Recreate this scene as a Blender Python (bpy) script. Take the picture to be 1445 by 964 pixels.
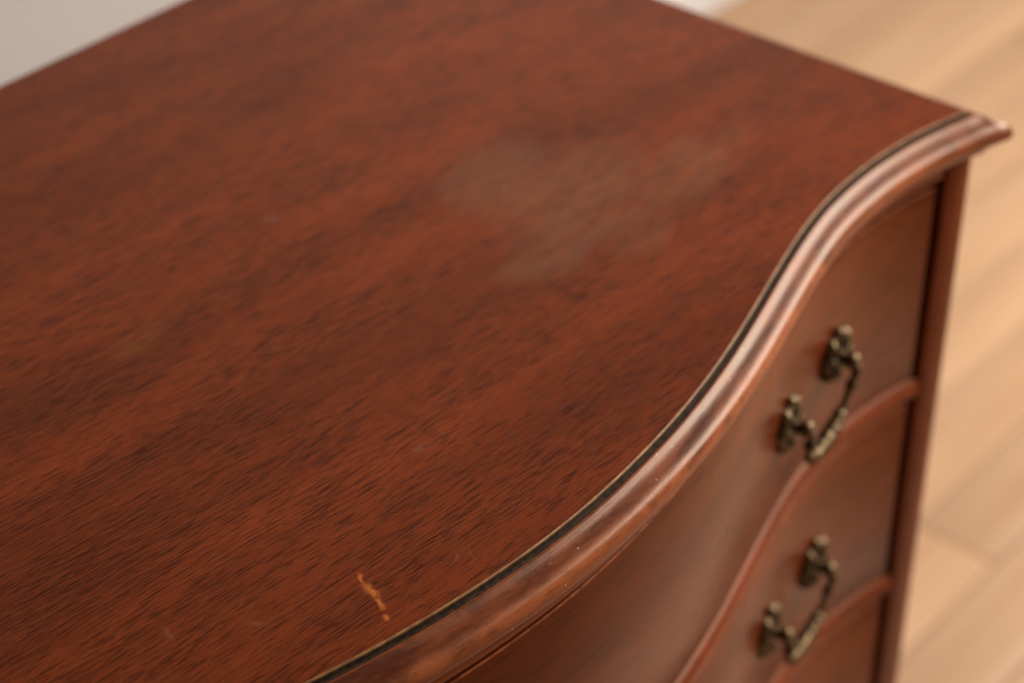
import bpy, bmesh, math, random
from mathutils import Vector, Matrix

random.seed(7)
scene = bpy.context.scene
for o in list(bpy.data.objects):
    bpy.data.objects.remove(o)
col = scene.collection

HT = 0.86                      # height of the chest's top surface above the floor
HW = 0.467                     # half the width of the top panel

# ------------------------------------------------------------------ camera
cam_d = bpy.data.cameras.new('camera')
cam = bpy.data.objects.new('camera', cam_d)
col.objects.link(cam)
RX = Vector((0.643537597, -0.765419450, 0.0))           # image right
RD = Vector((-0.444580545, -0.373786594, -0.814020372))  # image down
RF = Vector((0.623062998, 0.523847925, -0.580836323))   # forward
mw = Matrix((RX, -RD, -RF)).transposed().to_4x4()
mw.translation = Vector((-0.608225, -1.019497, HT + 0.66))
cam.matrix_world = mw
cam_d.sensor_width = 36.0
cam_d.lens = 76.08
cam_d.clip_start = 0.05
cam_d.clip_end = 100
cam_d.dof.use_dof = True
cam_d.dof.focus_distance = 0.995
cam_d.dof.aperture_fstop = 4.8
scene.camera = cam

# ------------------------------------------------------------------ world and lamps
world = bpy.data.worlds.new('World')
scene.world = world
world.use_nodes = True
wb = world.node_tree.nodes['Background']
wb.inputs['Color'].default_value = (1.0, 0.80, 0.63, 1)
wb.inputs['Strength'].default_value = 0.065


def area_lamp(name, loc, target, sx, sy, watts, colour):
    d = bpy.data.lights.new(name, 'AREA')
    d.shape = 'RECTANGLE'
    d.size, d.size_y = sx, sy
    d.energy = watts
    d.color = colour
    o = bpy.data.objects.new(name, d)
    col.objects.link(o)
    o.location = loc
    o.rotation_euler = (Vector(target) - Vector(loc)).to_track_quat('-Z', 'Y').to_euler()
    return o


area_lamp('window_light', (2.30, -1.30, 1.80), (0.95, -0.50, 0.15), 1.7, 1.3, 112, (1.0, 0.88, 0.76))
area_lamp('ceiling_light', (1.5, -2.3, 2.35), (0.0, -0.5, 0.86), 0.36, 0.36, 4.5, (1.0, 0.86, 0.70))

scene.view_settings.view_transform = 'Standard'
scene.view_settings.look = 'None'
scene.view_settings.exposure = 0.0
scene.view_settings.gamma = 1.0
scene.view_settings.use_curve_mapping = False


# ------------------------------------------------------------------ node helpers
class NT:
    def __init__(self, name):
        self.m = bpy.data.materials.new(name)
        self.m.use_nodes = True
        self.t = self.m.node_tree
        self.b = self.t.nodes['Principled BSDF']

    def n(self, kind, **kw):
        nd = self.t.nodes.new(kind)
        for k, v in kw.items():
            setattr(nd, k, v)
        return nd

    def put(self, sock, v):
        if isinstance(v, (int, float)):
            sock.default_value = v
        elif isinstance(v, (tuple, list)):
            v = tuple(v)
            if sock.type == 'RGBA' and len(v) == 3:
                v = v + (1,)
            sock.default_value = v
        else:
            self.t.links.new(v, sock)

    def math(self, op, a, b=0.0, c=0.0, clamp=False):
        nd = self.n('ShaderNodeMath', operation=op, use_clamp=clamp)
        for i, v in enumerate((a, b, c)):
            self.put(nd.inputs[i], v)
        return nd.outputs[0]

    def obj(self):
        return self.n('ShaderNodeTexCoord').outputs['Object']

    def mapping(self, v, scale, loc=(0, 0, 0), rot=(0, 0, 0)):
        nd = self.n('ShaderNodeMapping')
        self.put(nd.inputs['Vector'], v)
        nd.inputs['Scale'].default_value = scale
        nd.inputs['Location'].default_value = loc
        nd.inputs['Rotation'].default_value = rot
        return nd.outputs[0]

    def noise(self, v, scale=1.0, detail=3.0, rough=0.5, dist=0.0):
        nd = self.n('ShaderNodeTexNoise')
        self.put(nd.inputs['Vector'], v)
        nd.inputs['Scale'].default_value = scale
        nd.inputs['Detail'].default_value = detail
        nd.inputs['Roughness'].default_value = rough
        nd.inputs['Distortion'].default_value = dist
        return nd.outputs['Fac']

    def smooth(self, v, a, b, lo=0.0, hi=1.0):
        nd = self.n('ShaderNodeMapRange', interpolation_type='SMOOTHSTEP')
        self.put(nd.inputs['Value'], v)
        nd.inputs['From Min'].default_value = a
        nd.inputs['From Max'].default_value = b
        nd.inputs['To Min'].default_value = lo
        nd.inputs['To Max'].default_value = hi
        return nd.outputs[0]

    def mix(self, f, a, b, mode='MIX'):
        nd = self.n('ShaderNodeMix', data_type='RGBA', blend_type=mode)
        self.put(nd.inputs[0], f)
        self.put(nd.inputs[6], a)
        self.put(nd.inputs[7], b)
        return nd.outputs[2]

    def bump(self, h, dist, strength=1.0):
        nd = self.n('ShaderNodeBump')
        nd.inputs['Distance'].default_value = dist
        nd.inputs['Strength'].default_value = strength
        self.put(nd.inputs['Height'], h)
        return nd.outputs[0]

    def set(self, **kw):
        names = dict(base='Base Color', rough='Roughness', metal='Metallic', normal='Normal',
                     tint='Specular Tint', coat='Coat Weight', coat_rough='Coat Roughness', spec='Specular IOR Level', ior='IOR')
        for k, v in kw.items():
            self.put(self.b.inputs[names[k]], v)
        return self.m


def ellipse(t, v, cx, cy, rx, ry, rot=0.0):
    """normalised distance from an ellipse's centre on the chest's top"""
    s = t.n('ShaderNodeVectorMath', operation='SUBTRACT')
    t.put(s.inputs[0], v)
    s.inputs[1].default_value = (cx, cy, HT)
    m = t.mapping(s.outputs[0], (1 / rx, 1 / ry, 0), rot=(0, 0, 0))
    if rot:
        r = t.n('ShaderNodeVectorRotate', rotation_type='Z_AXIS')
        t.put(r.inputs['Vector'], s.outputs[0])
        r.inputs['Angle'].default_value = -rot
        m = t.mapping(r.outputs[0], (1 / rx, 1 / ry, 0))
    ln = t.n('ShaderNodeVectorMath', operation='LENGTH')
    t.put(ln.inputs[0], m)
    return ln.outputs['Value']


def segment(t, v, ax, ay, bx, by, half, fade):
    """mask of a short mark from a to b on the top"""
    dx, dy = bx - ax, by - ay
    ln = math.hypot(dx, dy)
    d = ellipse(t, v, (ax + bx) / 2, (ay + by) / 2, ln / 2 + half, half, math.atan2(dy, dx))
    return t.smooth(d, 1.0, 1.0 - fade)


def warped(t, v, scale, amount):
    nd = t.n('ShaderNodeTexNoise')
    t.put(nd.inputs['Vector'], v)
    nd.inputs['Scale'].default_value = scale
    nd.inputs['Detail'].default_value = 3
    s = t.n('ShaderNodeVectorMath', operation='SUBTRACT')
    t.put(s.inputs[0], nd.outputs['Color'])
    s.inputs[1].default_value = (0.5, 0.5, 0.5)
    k = t.n('ShaderNodeVectorMath', operation='SCALE')
    t.put(k.inputs[0], s.outputs[0])
    k.inputs['Scale'].default_value = amount
    a = t.n('ShaderNodeVectorMath', operation='ADD')
    t.put(a.inputs[0], v)
    t.put(a.inputs[1], k.outputs[0])
    return a.outputs[0]


def max_of(t, masks):
    r = masks[0]
    for m in masks[1:]:
        r = t.math('MAXIMUM', r, m)
    return r


# ------------------------------------------------------------------ materials
def mat_top():
    t = NT('mahogany_top')
    v0 = t.obj()
    v = warped(t, warped(t, t.mapping(v0, (1, 1, 1), rot=(0, 0, 0.065)), 2.4, 0.016), 11.0, 0.0010)
    broad = t.noise(t.mapping(v, (2.2, 15, 1)), 1, 4, 0.55, 0.3)
    ribbon = t.noise(t.mapping(v, (8, 85, 1)), 1, 4, 0.6, 0.2)
    fine = t.noise(t.mapping(v, (15, 560, 1)), 1, 2, 0.6)
    pore = t.noise(t.mapping(v, (52, 950, 1), loc=(3, 7, 0)), 1, 2.5, 0.6, 0.35)
    pore2 = t.noise(t.mapping(v, (80, 1350, 1), loc=(13, 2, 0)), 1, 1.5, 0.5, 0.15)
    patch = t.noise(t.mapping(v, (9, 34, 1), loc=(5, 1, 0)), 1, 3, 0.55)
    c = t.mix(t.smooth(broad, 0.22, 0.78), (0.165, 0.0290, 0.0080), (0.310, 0.0580, 0.0145))
    c = t.mix(t.smooth(ribbon, 0.40, 0.66, 0, 0.22), c, (0.115, 0.018, 0.006))
    c = t.mix(t.smooth(fine, 0.36, 0.62, 0.20, 0.0), c, (0.34, 0.085, 0.028))
    thr = t.smooth(patch, 0.30, 0.66, 0.035, -0.035)
    pm = t.smooth(t.math('SUBTRACT', pore, thr), 0.52, 0.62)
    pm2 = t.smooth(t.math('SUBTRACT', pore2, thr), 0.56, 0.63, 0, 0.7)
    pm = t.math('MAXIMUM', pm, pm2)
    c = t.mix(t.math('MULTIPLY', pm, 0.74), c, (0.042, 0.0085, 0.0045))
    # darker, larger clouds in the stain
    cloud = t.noise(t.mapping(v, (4.5, 10, 1), loc=(1.3, 4.2, 0)), 1, 3, 0.5)
    c = t.mix(t.smooth(cloud, 0.50, 0.74, 0, 0.28), c, (0.085, 0.016, 0.006))
    # bleached water stain
    vw = warped(t, warped(t, v0, 14, 0.045), 45, 0.008)
    vw2 = warped(t, v0, 60, 0.012)
    blobs = [(0.222, -0.312, 0.056, 0.040, 0.5, 0.95), (0.235, -0.358, 0.085, 0.046, 0.25, 0.90), (0.298, -0.386, 0.054, 0.032, 0.2, 0.85),
             (0.175, -0.384, 0.044, 0.024, 0.2, 1.0), (0.235, -0.405, 0.048, 0.024, 0.2, 0.7), (0.345, -0.390, 0.03, 0.016, 0, 0.30)]
    hz = max_of(t, [t.math('MULTIPLY', t.smooth(ellipse(t, vw, *b[:5]), 1.06, 0.42), b[5]) for b in blobs])
    hz = t.math('MULTIPLY', hz, t.smooth(t.noise(t.mapping(v0, (22, 30, 1), loc=(8, 3, 0)), 1, 4, 0.6), 0.30, 0.62, 0.75, 1.0))
    streak = t.noise(t.mapping(v, (10, 75, 1), loc=(2, 9, 0)), 1, 3, 0.6)
    hz = t.math('MULTIPLY', hz, t.smooth(streak, 0.35, 0.62, 1.0, 0.55))
    hzm = t.math('MULTIPLY', hz, 0.32)
    c = t.mix(hzm, c, (0.36, 0.205, 0.130))
    # scraped orange chip
    vc = warped(t, warped(t, v0, 80, 0.0065), 340, 0.0034)
    chip = max_of(t, [segment(t, vc, -0.0850, -0.4890, -0.0890, -0.4950, 0.0022, 0.95),
                      segment(t, vc, -0.0888, -0.4950, -0.0905, -0.5055, 0.0037, 0.95),
                      segment(t, vc, -0.0905, -0.5050, -0.0955, -0.5130, 0.0026, 0.95),
                      segment(t, vc, -0.0978, -0.5165, -0.0986, -0.5190, 0.0015, 1.0)])
    chip = t.math('MULTIPLY', chip, t.smooth(t.noise(t.mapping(v0, (300, 500, 1)), 1, 3, 0.6), 0.30, 0.56, 0.45, 1))
    c = t.mix(t.math('MULTIPLY', chip, 0.85), c, (0.80, 0.25, 0.055))
    # yellowish blotch and small grey marks
    blotch = t.smooth(ellipse(t, warped(t, v0, 25, 0.03), -0.028, -0.277, 0.026, 0.011, 0.25), 1.0, 0.1)
    c = t.mix(t.math('MULTIPLY', blotch, 0.26), c, (0.33, 0.12, 0.026))
    marks = max_of(t, [segment(t, vw2, -0.001, -0.4455, 0.001, -0.4475, 0.0032, 0.8),
                       segment(t, vw2, -0.0376, -0.5141, -0.0440, -0.5235, 0.0007, 0.7),
                       segment(t, vw2, -0.0440, -0.5120, -0.0500, -0.5170, 0.0022, 0.9),
                       segment(t, vw2, -0.1669, -0.4456, -0.1700, -0.4570, 0.0022, 0.9),
                       segment(t, vw2, -0.1400, -0.4730, -0.1375, -0.4785, 0.0030, 0.9),
                       segment(t, vw2, 0.012, -0.452, 0.026, -0.4505, 0.0006, 0.9),
                       segment(t, vw2, 0.100, -0.2398, 0.104, -0.2398, 0.006, 0.9),
                       segment(t, vw2, 0.4178, -0.4655, 0.4178, -0.4675, 0.004, 0.9)])
    c = t.mix(t.math('MULTIPLY', marks, 0.12), c, (0.42, 0.30, 0.25))
    scr = t.noise(t.mapping(v0, (30, 260, 1), rot=(0, 0, 0.9)), 1, 1, 0.4, 0.6)
    scr = t.smooth(t.math('ABSOLUTE', t.math('SUBTRACT', scr, 0.5)), 0.006, 0.0)
    scr = t.math('MULTIPLY', scr, t.smooth(t.noise(t.mapping(v0, (13, 13, 1), loc=(6, 2, 0)), 1, 2, 0.5), 0.56, 0.70))
    c = t.mix(t.math('MULTIPLY', scr, 0.16), c, (0.40, 0.22, 0.15))
    # dust
    vo = t.n('ShaderNodeTexVoronoi')
    t.put(vo.inputs['Vector'], t.mapping(v0, (60, 60, 1)))
    vo.inputs['Scale'].default_value = 1
    dust = t.smooth(vo.outputs['Distance'], 0.045, 0.02)
    sep = t.n('ShaderNodeSeparateColor')
    t.put(sep.inputs[0], vo.outputs['Color'])
    dust = t.math('MULTIPLY', dust, t.math('GREATER_THAN', sep.outputs[0], 0.965))
    c = t.mix(t.math('MULTIPLY', dust, 0.7), c, (0.6, 0.55, 0.5))
    wear = t.noise(t.mapping(v0, (7, 9, 1)), 1, 4, 0.6)
    r = t.smooth(wear, 0.3, 0.7, 0.20, 0.30)
    r = t.math('ADD', r, t.math('MULTIPLY', hz, 0.16))
    hgt = t.math('SUBTRACT', t.math('MULTIPLY', fine, 0.25), pm)
    return t.set(base=c, rough=r, normal=t.bump(hgt, 0.00012, 0.6), spec=0.20, ior=1.42, tint=(1.0, 0.66, 0.42))


def mat_wood(name, dark, light, stretch, rough=(0.22, 0.36), fleck=0.4, spec=0.5):
    """polished mahogany; stretch = noise scale on the three axes (low along the grain)"""
    t = NT(name)
    v = warped(t, t.obj(), 3.0, 0.02)
    sx, sy, sz = stretch
    broad = t.noise(t.mapping(v, (sx, sy, sz)), 1, 4, 0.55, 0.4)
    fine = t.noise(t.mapping(v, (sx * 6, sy * 8, sz * 8)), 1, 3, 0.6)
    pore = t.noise(t.mapping(v, (sx * 14, sy * 25, sz * 25)), 1, 2, 0.5)
    c = t.mix(t.smooth(broad, 0.30, 0.70), dark, light)
    c = t.mix(t.smooth(fine, 0.42, 0.68, 0, 0.35), c, tuple(x * 0.55 for x in dark))
    c = t.mix(t.smooth(pore, 0.56, 0.66, 0, fleck), c, tuple(x * 0.30 for x in dark))
    w = t.noise(t.mapping(v, (6, 6, 6)), 1, 4, 0.6)
    return t.set(base=c, rough=t.smooth(w, 0.3, 0.7, rough[0], rough[1]), spec=spec, ior=1.29, tint=(1.0, 0.66, 0.40),
                 normal=t.bump(t.math('MULTIPLY', fine, -1.0), 0.0002, 0.5))


def mat_moulding():
    """rubbed polish: dark patches of old finish over paler worn wood, dust in the hollows"""
    t = NT('worn_moulding')
    att = t.n('ShaderNodeAttribute', attribute_name='across')
    a = att.outputs['Fac']            # 0 at the bead, 1 at the underside
    al = t.n('ShaderNodeAttribute', attribute_name='along').outputs['Fac']
    cmb = t.n('ShaderNodeCombineXYZ')
    t.put(cmb.inputs[0], al)
    t.put(cmb.inputs[1], t.math('MULTIPLY', a, 0.030))
    v = warped(t, cmb.outputs[0], 30.0, 0.006)
    patch = t.noise(t.mapping(v, (26, 80, 1)), 1, 4, 0.6, 0.3)
    patch2 = t.noise(t.mapping(v, (75, 230, 1), loc=(4, 4, 4)), 1, 4, 0.65)
    fine = t.noise(t.mapping(v, (90, 900, 1)), 1, 3, 0.6)
    c = t.mix(t.smooth(patch, 0.34, 0.66), (0.100, 0.023, 0.010), (0.255, 0.062, 0.021))
    # rubbed bare along the nose and the bead's crest
    rub = t.math('SUBTRACT', 1.0, t.math('MULTIPLY', t.math('ABSOLUTE', t.math('SUBTRACT', a, 0.60)), 5.0), clamp=True)
    rub2 = t.math('SUBTRACT', 1.0, t.math('MULTIPLY', t.math('ABSOLUTE', t.math('SUBTRACT', a, 0.03)), 26.0), clamp=True)
    rub = t.math('MULTIPLY', rub, t.smooth(patch, 0.30, 0.58, 0.25, 1.0))
    rub = t.math('MAXIMUM', t.math('MULTIPLY', rub, 0.85), t.math('MULTIPLY', rub2, 0.8))
    c = t.mix(rub, c, (0.450, 0.130, 0.045))
    c = t.mix(t.smooth(patch2, 0.50, 0.70, 0, 0.40), c, (0.070, 0.018, 0.009))
    c = t.mix(t.smooth(fine, 0.54, 0.68, 0, 0.45), c, (0.060, 0.018, 0.010))
    c = t.mix(t.smooth(a, 0.68, 0.80), c, (0.200, 0.036, 0.011))
    # bare wood where the corners have been knocked
    ab = t.n('ShaderNodeVectorMath', operation='ABSOLUTE')
    t.put(ab.inputs[0], t.obj())
    ds = t.n('ShaderNodeVectorMath', operation='DISTANCE')
    t.put(ds.inputs[0], warped(t, ab.outputs[0], 90, 0.006))
    ds.inputs[1].default_value = (HW + 0.0165, 0.4970, HT - 0.0100)
    c = t.mix(t.smooth(ds.outputs['Value'], 0.0085, 0.0045), c, (0.75, 0.56, 0.45))
    vo = t.n('ShaderNodeTexVoronoi')
    t.put(vo.inputs['Vector'], t.mapping(t.obj(), (170, 170, 170)))
    vo.inputs['Scale'].default_value = 1
    sep = t.n('ShaderNodeSeparateColor')
    t.put(sep.inputs[0], vo.outputs['Color'])
    dust = t.math('MULTIPLY', t.smooth(vo.outputs['Distance'], 0.13, 0.06), t.math('GREATER_THAN', sep.outputs[0], 0.83))
    c = t.mix(t.math('MULTIPLY', dust, 0.75), c, (0.62, 0.50, 0.42))
    r = t.smooth(patch, 0.35, 0.65, 0.31, 0.36)
    h = t.math('ADD', t.math('MULTIPLY', patch2, 0.8), t.math('MULTIPLY', fine, -0.5))
    return t.set(base=c, rough=r, spec=0.42, tint=(1.0, 0.80, 0.64), normal=t.bump(h, 0.0003, 0.5))


def mat_plain(name, c1, c2, scale, rough, spec=0.5, bump=0.0, stretch=(1, 1, 1)):
    t = NT(name)
    v = t.mapping(t.obj(), stretch)
    n = t.noise(v, scale, 4, 0.6)
    kw = dict(base=t.mix(t.smooth(n, 0.35, 0.65), c1, c2), rough=rough, spec=spec)
    if bump:
        kw['normal'] = t.bump(n, bump, 0.6)
    return t.set(**kw)


def mat_brass():
    t = NT('aged_brass')
    v = t.obj()
    n = t.noise(v, 260, 4, 0.6)
    n2 = t.noise(v, 900, 3, 0.6)
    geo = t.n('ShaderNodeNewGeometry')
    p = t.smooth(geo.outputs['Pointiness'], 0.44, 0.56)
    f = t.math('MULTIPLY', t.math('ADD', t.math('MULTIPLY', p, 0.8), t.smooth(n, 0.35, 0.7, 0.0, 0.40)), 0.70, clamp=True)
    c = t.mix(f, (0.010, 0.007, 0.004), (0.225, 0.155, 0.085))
    return t.set(base=c, metal=0.9, rough=t.smooth(n, 0.3, 0.7, 0.28, 0.5), normal=t.bump(n2, 0.0002, 0.5))


def mat_plank():
    t = NT('oak_plank')
    oi = t.n('ShaderNodeObjectInfo').outputs['Random']
    v = t.obj()
    off = t.n('ShaderNodeCombineXYZ')
    t.put(off.inputs[0], t.math('MULTIPLY', oi, 37.0))
    t.put(off.inputs[1], t.math('MULTIPLY', oi, 11.0))
    ad = t.n('ShaderNodeVectorMath', operation='ADD')
    t.put(ad.inputs[0], v)
    t.put(ad.inputs[1], off.outputs[0])
    g = t.noise(t.mapping(ad.outputs[0], (1.6, 22, 1)), 1, 4, 0.6, 0.6)
    f = t.noise(t.mapping(ad.outputs[0], (8, 190, 1)), 1, 3, 0.6)
    c = t.mix(t.smooth(g, 0.3, 0.7), (0.48, 0.300, 0.180), (0.56, 0.370, 0.230))
    c = t.mix(t.smooth(f, 0.45, 0.7, 0, 0.22), c, (0.38, 0.215, 0.115))
    hue = t.mix(oi, (0.86, 0.84, 0.82), (1.0, 1.0, 1.0))
    c = t.mix(1.0, c, hue, 'MULTIPLY')
    return t.set(base=c, rough=0.42, spec=0.4, normal=t.bump(f, 0.0002, 0.4))


M_TOP = mat_top()
M_MOULD = mat_moulding()
M_GROOVE = mat_plain('groove_grime', (0.026, 0.017, 0.010), (0.080, 0.046, 0.027), 300, 0.55, 0.4, 0.0004)
M_EDGE = mat_plain('bare_veneer_edge', (0.42, 0.22, 0.080), (0.26, 0.105, 0.036), 160, 0.45)
M_DRAWER = mat_wood('mahogany_drawer_front', (0.080, 0.0120, 0.0032), (0.180, 0.0360, 0.0080), (1.8, 6, 9), (0.26, 0.34), spec=0.50)
M_RAIL = mat_wood('mahogany_rail', (0.150, 0.023, 0.006), (0.280, 0.054, 0.012), (2, 14, 14), (0.36, 0.46), spec=0.5)
M_STILE = mat_wood('mahogany_stile', (0.095, 0.0145, 0.0040), (0.155, 0.0290, 0.0072), (14, 14, 2), (0.28, 0.36), spec=0.5)
M_RUBBED = mat_plain('rubbed_arris', (0.36, 0.10, 0.030), (0.18, 0.042, 0.013), 120, 0.6, 0.1)
M_INSIDE = mat_plain('gap_shade_and_back', (0.012, 0.006, 0.004), (0.022, 0.011, 0.007), 30, 0.8, 0.2)  # near-black stands in for shade in the drawer gaps; back panel shares it
M_BRASS = mat_brass()
M_PLANK = mat_plank()
M_SUB = mat_plain('floor_joint', (0.30, 0.18, 0.10), (0.36, 0.22, 0.12), 8, 0.8, 0.2)
M_WALL = mat_plain('painted_wall', (0.480, 0.475, 0.490), (0.505, 0.500, 0.515), 3, 0.75, 0.25, 0.0003)
M_SKIRT = mat_plain('white_skirting_paint', (0.62, 0.62, 0.64), (0.66, 0.66, 0.68), 5, 0.4, 0.4)


# ------------------------------------------------------------------ mesh helpers
def link(name, me, parent=None):
    o = bpy.data.objects.new(name, me)
    col.objects.link(o)
    if parent:
        o.parent = parent
    return o


def finish(name, verts, faces, mats, parent=None, fmat=None, smooth_angle=35, attr=None, bevel=0.0):
    me = bpy.data.meshes.new(name)
    me.from_pydata([tuple(v) for v in verts], [], faces)
    for m in (mats if isinstance(mats, (list, tuple)) else [mats]):
        me.materials.append(m)
    bm = bmesh.new()
    bm.from_mesh(me)
    if fmat:
        bm.faces.ensure_lookup_table()
        for i, k in enumerate(fmat):
            bm.faces[i].material_index = k
    bmesh.ops.recalc_face_normals(bm, faces=bm.faces)
    if bevel:
        es = [e for e in bm.edges if len(e.link_faces) == 2 and e.calc_face_angle(0) > 0.9]
        bmesh.ops.bevel(bm, geom=es, offset=bevel, segments=2, profile=0.5, affect='EDGES')
    bm.to_mesh(me)
    bm.free()
    if attr:
        for nm, vals in attr.items():
            a = me.attributes.new(nm, 'FLOAT', 'POINT')
            a.data.foreach_set('value', vals)
    for p in me.polygons:
        p.use_smooth = True
    me.set_sharp_from_angle(angle=math.radians(smooth_angle))
    return link(name, me, parent)


def box(name, x0, x1, y0, y1, z0, z1, mat, parent, bevel=0.0015):
    v = [(x, y, z) for z in (z0, z1) for y in (y0, y1) for x in (x0, x1)]
    f = [(0, 1, 3, 2), (4, 5, 7, 6), (0, 1, 5, 4), (2, 3, 7, 6), (0, 2, 6, 4), (1, 3, 7, 5)]
    return finish(name, v, f, mat, parent, bevel=bevel)


# the serpentine front: y of the top panel's front edge at a distance u from the centre line
CP = [(-0.05, -0.5352), (0, -.5375), (.05, -.5352), (.1, -.5290), (.15, -.5190), (.2, -.5055), (.25, -.4905),
      (.29, -.4795), (.32, -.4733), (.35, -.4700), (.38, -.4690), (.41, -.4707), (.44, -.4748), (.467, -.4811), (.49, -.4880)]


def _spline(pts):
    n = len(pts)
    x = [p[0] for p in pts]
    y = [p[1] for p in pts]
    h = [x[i + 1] - x[i] for i in range(n - 1)]
    a = [0] * n; b = [1] * n; c = [0] * n; d = [0] * n
    for i in range(1, n - 1):
        a[i] = h[i - 1]; b[i] = 2 * (h[i - 1] + h[i]); c[i] = h[i]
        d[i] = 6 * ((y[i + 1] - y[i]) / h[i] - (y[i] - y[i - 1]) / h[i - 1])
    for i in range(1, n):
        w = a[i] / b[i - 1]; b[i] -= w * c[i - 1]; d[i] -= w * d[i - 1]
    m = [0] * n
    m[-1] = d[-1] / b[-1]
    for i in range(n - 2, -1, -1):
        m[i] = (d[i] - c[i] * m[i + 1]) / b[i]

    def f(t):
        i = 0
        while i < n - 2 and t > x[i + 1]:
            i += 1
        A = (x[i + 1] - t) / h[i]; B = 1 - A
        return A * y[i] + B * y[i + 1] + ((A ** 3 - A) * m[i] + (B ** 3 - B) * m[i + 1]) * h[i] ** 2 / 6
    return f


_F = _spline(CP)


def F(x):
    return _F(abs(x))


def normal(x):
    e = 1e-4
    d = (F(x + e) - F(x - e)) / (2 * e)
    l = math.hypot(d, 1)
    return (d / l, -1 / l)


def front_path(x0, x1, n=120):
    r = []
    for i in range(n + 1):
        x = x0 + (x1 - x0) * i / n
        nx, ny = normal(x)
        r.append((x, F(x), nx, ny))
    return r


def sweep(name, path, prof, mat, parent, closed=True, fmat=None, attr=None, smooth_angle=35):
    """prof = [(outward offset, height)], carried along path = [(x, y, nx, ny)]"""
    V, Fc, fm, at, alo = [], [], [], [], []
    k = len(prof)
    run, last = 0.0, None
    for (x, y, nx, ny) in path:
        if last:
            run += math.hypot(x - last[0], y - last[1])
        last = (x, y)
        for j, (d, z) in enumerate(prof):
            V.append((x + nx * d, y + ny * d, z))
            if attr:
                at.append(attr[j])
                alo.append(run)
    for i in range(len(path) - 1):
        for j in range(k if closed else k - 1):
            a = i * k + j; b = i * k + (j + 1) % k
            Fc.append((a, b, b + k, a + k))
            if fmat:
                fm.append(fmat[j])
    if closed:
        Fc.append(tuple(range(k)))
        Fc.append(tuple((len(path) - 1) * k + j for j in range(k)))
        if fmat:
            fm += [0, 0]
    return finish(name, V, Fc, mat, parent, fmat=fm if fmat else None, attr={'across': at, 'along': alo} if attr else None, smooth_angle=smooth_angle)


def outline_path(n=160):
    """front and both sides of the top panel with mitred front corners"""
    p = []
    def corner(s):
        nx, ny = normal(s * (HW - 1e-4))
        bx, by = nx + s, ny
        k = 1 / (1 + nx * s)                     # mitre scale
        return (s * HW, F(HW), bx * k, by * k)
    for i in range(13):
        p.append((-HW, 0.0 + (F(HW)) * i / 13, -1, 0))
    p.append(corner(-1))
    for i in range(1, n):
        x = -HW + 2 * HW * i / n
        nx, ny = normal(x)
        p.append((x, F(x), nx, ny))
    p.append(corner(1))
    for i in range(12, -1, -1):
        p.append((HW, F(HW) * i / 13, 1, 0))
    return p


# ------------------------------------------------------------------ setting: floor and wall
WALL_Y = 0.692


def structure(o):
    o['kind'] = 'structure'
    return o


fl = structure(finish('floor', [(-4, -4, -0.006), (6, -4, -0.006), (6, WALL_Y + 0.02, -0.006), (-4, WALL_Y + 0.02, -0.006)], [(0, 1, 2, 3)], M_SUB))
PW, PL = 0.098, 1.26


def plank_mesh():
    g = 0.0009
    o = box('plank', g, PL - g, g, PW - g, -0.0055, 0.0, M_PLANK, fl, bevel=0.0012)
    return o


first = plank_mesh()
row = 0
y = WALL_Y - 0.012 - PW
used = False
while y > -2.3:
    off = (row * 0.47 + random.uniform(-0.1, 0.1)) % PL
    x = -2.3 - off
    while x < 3.6:
        if not used:
            o = first
            used = True
        else:
            o = first.copy()
            col.objects.link(o)
            o.parent = fl
        o.location = (x, y, 0)
        x += PL
    y -= PW
    row += 1

wall = structure(box('wall', -4, 6, WALL_Y, WALL_Y + 0.1, -0.006, 2.6, M_WALL, None, bevel=0))
prof = [(0, 0.0), (0.014, 0.0), (0.014, 0.075), (0.011, 0.084), (0.006, 0.090), (0, 0.090)]
sweep('skirting_board', [(-4, WALL_Y - 0.0005, 0, -1), (6, WALL_Y - 0.0005, 0, -1)], prof, M_SKIRT, wall)

# ------------------------------------------------------------------ the chest of drawers
chest = bpy.data.objects.new('chest_of_drawers', None)
col.objects.link(chest)
chest['label'] = 'antique red-brown mahogany chest of drawers with serpentine front and worn polished top'
chest['category'] = 'chest of drawers'

# top panel: veneered board with a bowed front
pts = []
N = 160
for i in range(N + 1):
    x = -HW + 2 * HW * i / N
    pts.append((x, F(x)))
pts += [(HW, 0.0), (-HW, 0.0)]
n = len(pts)
V = [(x, y, HT) for x, y in pts] + [(x, y, HT - 0.0195) for x, y in pts]
Fc = [tuple(range(n)), tuple(range(2 * n - 1, n - 1, -1))] + [(i, (i + 1) % n, (i + 1) % n + n, i + n) for i in range(n)]
top = finish('top_panel', V, Fc, [M_TOP, M_GROOVE], chest, fmat=[0, 0] + [1] * n, smooth_angle=30)

PATH = outline_path()
# pale bare edge of the veneer, rubbed through along the arris
sweep('veneer_edge', PATH, [(-0.0003, HT + 0.00015), (0.0001, HT + 0.0002), (0.0005, HT - 0.0003), (0.0005, HT - 0.0010), (-0.0003, HT - 0.0010)],
      M_EDGE, top, smooth_angle=60)
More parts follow.
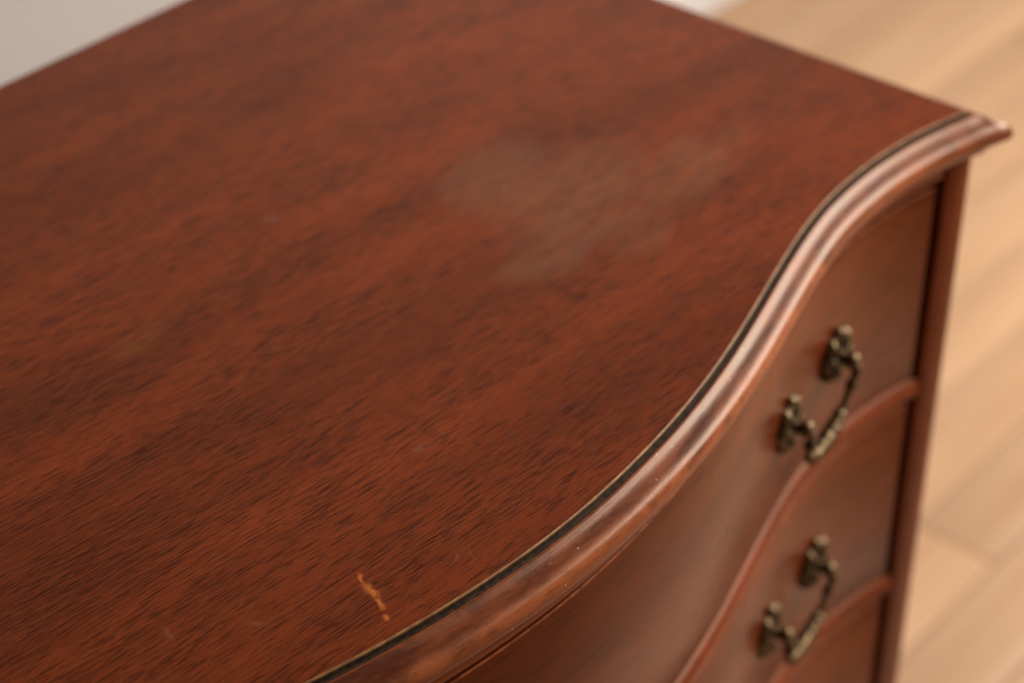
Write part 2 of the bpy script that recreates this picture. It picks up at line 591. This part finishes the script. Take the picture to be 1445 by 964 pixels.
# moulding: grimy quirk, small bead, shallow hollow, rounded nose, undercut
Z = lambda h: HT - h
MP = [(0.0002, .0041), (0.0029, .0041), (0.0030, .0032), (0.0034, .0026), (0.0041, .0025), (0.0049, .0029), (0.0057, .0037), (0.0065, .0045),
      (0.0075, .0052), (0.0088, .0058), (0.0104, .0063), (0.0121, .0068), (0.0137, .0073), (0.0152, .0080), (0.0165, .0090), (0.0175, .0104), (0.0182, .0121),
      (0.0187, .0139), (0.0189, .0157), (0.0187, .0176), (0.0178, .0192), (0.0161, .0204), (0.0138, .0215), (0.0116, .0231), (0.0100, .0256), (0.0092, .0287), (0.0002, .0287)]
att = [0, 0, 0.0, 0.02, 0.05, 0.09, .13, .17, .21, .26, .32, .38, .44, .50, .55, .60, .65, .70, .75, .80, .84, .88, .91, .94, .97, 1, 1]
fm = [1, 1] + [0] * (len(MP) - 2)
fm[-1] = 0
sweep('edge_moulding', PATH, [(d, Z(h)) for d, h in MP], [M_MOULD, M_GROOVE], chest, fmat=fm, attr=att, smooth_angle=50)

# carcass
E_RAIL, E_DRAWER = 0.0070, 0.0042
XS = HW + 0.006                      # outer face of the case
XI = XS - 0.023                      # inner edge of the corner posts
Y_BACK = -0.012
dark_pts = front_path(-XI - 0.005, XI + 0.005, 80)
sweep('gap_shade_core', dark_pts, [(-0.030, 0.10), (-0.0035, 0.10), (-0.0035, Z(.0290)), (-0.030, Z(.0290))], M_INSIDE, chest)  # added dark backing close behind the drawers, paints their gaps as shade
for s in (-1, 1):
    xa, xb = sorted((s * XI, s * XS))
    poly = [(s * XI, F(XI) - 0.0062), (s * XS, F(HW) - 0.0062), (s * XS, F(HW) + 0.036), (s * XI, F(HW) + 0.036)]
    V = [(x, y, z) for z in (0.10, Z(.0289)) for x, y in poly]
    finish('corner_post', V, [(0, 1, 2, 3), (4, 5, 6, 7), (0, 1, 5, 4), (1, 2, 6, 5), (2, 3, 7, 6), (3, 0, 4, 7)], M_STILE, chest, bevel=0.0015)
    xa, xb = sorted((s * (XS - 0.018), s * (XS - 0.003)))
    box('side_panel', xa, xb, F(HW) + 0.0362, Y_BACK, 0.10, Z(.0289), M_STILE, chest)
box('back_panel', -XS + 0.0185, XS - 0.0185, Y_BACK - 0.012, Y_BACK - 0.002, 0.10, Z(.0289), M_INSIDE, chest)


def bar(name, x_end, e, h0, h1, depth, r, mat, parent):
    """a strip that follows the serpentine, arrises eased by r"""
    pr = [(e - depth, Z(h1)), (e - r, Z(h1)), (e - r * .3, Z(h1) + r * .3), (e, Z(h1) + r), (e, Z(h0) - r),
          (e - r * .3, Z(h0) - r * .3), (e - r, Z(h0)), (e - depth, Z(h0))]
    return sweep(name, front_path(-x_end, x_end), pr, mat, parent, smooth_angle=50)


bar('frieze_rail', XI - 0.0055, 0.0086, 0.0289, 0.0362, 0.026, 0.001, M_RAIL, chest)
LEVELS = [(0.0446, 0.1912), (0.2138, 0.3652), (0.3878, 0.5488), (0.5714, 0.7360)]
RAILS = [(0.193, 0.212), (0.367, 0.386), (0.5506, 0.5696), (0.738, 0.765)]
for a, b in RAILS:
    bar('drawer_rail', XI - 0.0003, E_RAIL, a, b, 0.026, 0.0075, M_RAIL, chest)
for a, b in LEVELS:
    d = bar('drawer_front', XI - 0.0055, E_DRAWER, a, b, 0.0062, 0.0016, M_DRAWER, chest)
    # rubbed upper arris of the drawer front
    sweep('worn_arris', front_path(-XI + 0.0056, XI - 0.0056), [(E_DRAWER + 0.0003, Z(a + 0.0006)), (E_DRAWER, Z(a - 0.0001)), (E_DRAWER - 0.0006, Z(a - 0.0003)),
          (E_DRAWER - 0.0010, Z(a + 0.0006))], M_RUBBED, d, smooth_angle=60)

# bracket feet
for sx in (-1, 1):
    for sy in (0, 1):
        y0 = F(HW) - 0.004 if sy == 0 else -0.10
        y1 = y0 + 0.088
        pr = [(0.0, 0.0), (0.062, 0.0), (0.066, 0.02), (0.075, 0.045), (0.095, 0.068), (0.12, 0.080), (0.12, 0.0995), (0.0, 0.0995)]
        V = []
        for yy in (y0, y1):
            for d, z in pr:
                V.append((sx * (XS + 0.002 - d), yy, z))
        k = len(pr)
        Fc = [tuple(range(k)), tuple(range(k, 2 * k))] + [(j, (j + 1) % k, (j + 1) % k + k, j + k) for j in range(k)]
        finish('bracket_foot', V, Fc, M_STILE, chest, bevel=0.001)


# ------------------------------------------------------------------ drawer pulls
def rosette_mesh():
    """oval cast plate with carved leaves, facing local +Y outward"""
    V, Fc = [], []
    nr, na = 15, 56
    hw, hh = 0.0150, 0.0192
    def edge(a):
        return 1 + 0.07 * math.cos(8 * a) + 0.05 * math.cos(2 * a) + 0.06 * max(0, math.sin(a)) ** 8
    V.append((0, 0.0062, 0))
    for i in range(1, nr + 1):
        r = i / nr
        for j in range(na):
            a = 2 * math.pi * j / na
            ee = 1 + (edge(a) - 1) * r
            h = 0.0030 * (1 - r ** 3)
            h += 0.0020 * math.exp(-((r - 0.12) / 0.16) ** 2)
            h += 0.0030 * math.exp(-((r - 0.62) / 0.2) ** 2) * (0.5 + 0.5 * math.cos(8 * a))
            h += 0.0024 * math.exp(-((r - 0.88) / 0.08) ** 2) * (0.6 + 0.4 * math.cos(16 * a))
            h -= 0.0012 * math.exp(-((r - 0.38) / 0.07) ** 2)
            h += 0.0022
            V.append((hw * r * ee * math.cos(a), h, hh * r * ee * math.sin(a)))
    base = len(V)
    for j in range(na):
        x, yy, z = V[base - na + j]
        V.append((x * 1.01, -0.0004, z * 1.01))
    for j in range(na):
        Fc.append((0, 1 + j, 1 + (j + 1) % na))
    for i in range(nr):
        for j in range(na):
            a = 1 + i * na + j; b = 1 + i * na + (j + 1) % na
            Fc.append((a, b, b + na, a + na))
    o = finish('rosette', V, Fc, M_BRASS, None, smooth_angle=60)
    me = o.data
    bpy.data.objects.remove(o)
    return me


def post_mesh():
    """turned stud that carries the bail, along local +Y"""
    prof = [(0.0062, 0.003), (0.0060, 0.0048), (0.0040, 0.0060), (0.0033, 0.0080), (0.0036, 0.0100), (0.0052, 0.0112), (0.0058, 0.0132),
            (0.0052, 0.0154), (0.0034, 0.0168), (0.0016, 0.0174)]
    na = 20
    V = [(r * math.cos(2 * math.pi * j / na), d, r * math.sin(2 * math.pi * j / na)) for r, d in prof for j in range(na)]
    Fc = [(i * na + j, i * na + (j + 1) % na, (i + 1) * na + (j + 1) % na, (i + 1) * na + j) for i in range(len(prof) - 1) for j in range(na)]
    Fc.append(tuple((len(prof) - 1) * na + j for j in range(na)))
    o = finish('stud', V, Fc, M_BRASS, None, smooth_angle=60)
    me = o.data
    bpy.data.objects.remove(o)
    return me


def bail_mesh(left, right):
    """swan-necked bail between two stud tips; left/right = (point, outward) in the pull's frame"""
    (pl, nl), (pr_, nr_) = left, right
    ax = (pr_ - pl)
    half = ax.length / 2
    ax.normalize()
    out = ((nl + nr_) / 2).normalized()
    mid = (pl + pr_) / 2
    # (along, outward, drop, radius)
    K = [(1.00, 0.000, 0.001, .0030), (0.99, 0.0036, -.0030, .0034), (0.93, 0.0046, -.0070, .0027), (0.88, 0.0038, -.0105, .0024),
         (0.90, 0.0030, -.0145, .0043), (0.88, 0.0024, -.0180, .0027), (0.82, 0.0018, -.0225, .0021), (0.75, 0.0014, -.0268, .0023),
         (0.69, 0.0010, -.0292, .0032), (0.62, 0.0009, -.0312, .0050), (0.55, 0.0008, -.0324, .0036), (0.44, 0.0008, -.0336, .0046),
         (0.30, 0.0008, -.0347, .0050), (0.15, 0.0008, -.0354, .0050), (0.0, 0.0008, -.0357, .0052)]
    full = K + [(-a, o, z, r) for a, o, z, r in reversed(K[:-1])]
    P = [mid + ax * (a * half) + out * o + Vector((0, 0, z)) for a, o, z, r in full]
    Rr = [k[3] for k in full]
    sub = 7
    pts, rad = [], []
    for i in range(len(P) - 1):
        p0, p1, p2, p3 = P[max(i - 1, 0)], P[i], P[i + 1], P[min(i + 2, len(P) - 1)]
        for s in range(sub):
            u = s / sub
            pts.append(0.5 * ((2 * p1) + (p2 - p0) * u + (2 * p0 - 5 * p1 + 4 * p2 - p3) * u * u + (3 * p1 - p0 - 3 * p2 + p3) * u ** 3))
            w = u * u * (3 - 2 * u)
            rad.append(Rr[i] * (1 - w) + Rr[i + 1] * w)
    pts.append(P[-1]); rad.append(Rr[-1])
    na = 16
    V, Fc = [], []
    for i, p in enumerate(pts):
        tg = (pts[min(i + 1, len(pts) - 1)] - pts[max(i - 1, 0)]).normalized()
        u = tg.cross(out).normalized()
        w = u.cross(tg).normalized()
        al = abs((p - mid).dot(ax)) / half
        low = p.z - mid.z < -0.031
        for j in range(na):
            a = 2 * math.pi * j / na
            r = rad[i]
            if low and al < 0.5:      # cast leaf pattern on the grip
                r *= 1 + 0.17 * math.cos(4 * a + 30 * al) * math.cos(52 * al) + 0.07 * math.cos(34 * al)
            V.append(tuple(p + (u * math.cos(a) + w * math.sin(a)) * r))
    k = na
    for i in range(len(pts) - 1):
        for j in range(k):
            Fc.append((i * k + j, i * k + (j + 1) % k, (i + 1) * k + (j + 1) % k, (i + 1) * k + j))
    Fc.append(tuple(range(k)))
    Fc.append(tuple((len(pts) - 1) * k + j for j in range(k)))
    o = finish('drawer_pull', V, Fc, M_BRASS, None, smooth_angle=60)
    me = o.data
    bpy.data.objects.remove(o)
    return me


ROS, STUD = rosette_mesh(), post_mesh()
PULLS = [(0.1228, 0.0070), (0.2930, 0.0035), (0.474, 0.0), (0.660, 0.001)]     # depth below the top, droop of the inner end
for s in (1, -1):
    xs = sorted((s * 0.2785, s * 0.3490))
    xm = sum(xs) / 2
    org = Vector((xm, F(xm) - E_DRAWER, 0))
    for h, droop in PULLS:
        ends, mats = [], []
        for x in xs:
            nx, ny = normal(x)
            nv = Vector((nx, ny, 0))
            base = Vector((x, F(x), 0)) + nv * (E_DRAWER + 0.0002) - org
            if abs(x) < 0.3:
                base.z -= droop * (1 if s > 0 else 0.3)
            m = Matrix((nv.cross(Vector((0, 0, 1))), nv, Vector((0, 0, 1)))).transposed().to_4x4()
            m.translation = base
            mats.append(m)
            ends.append((base + nv * 0.0120, nv))
        b = link('drawer_pull', bail_mesh(*ends), chest)
        b.location = org + Vector((0, 0, Z(h)))
        b['label'] = 'ornate aged brass swan-neck drawer pull'
        for m in mats:
            r = link('rosette', ROS, b)
            r.matrix_local = m
            q = link('stud', STUD, b)
            q.matrix_local = m
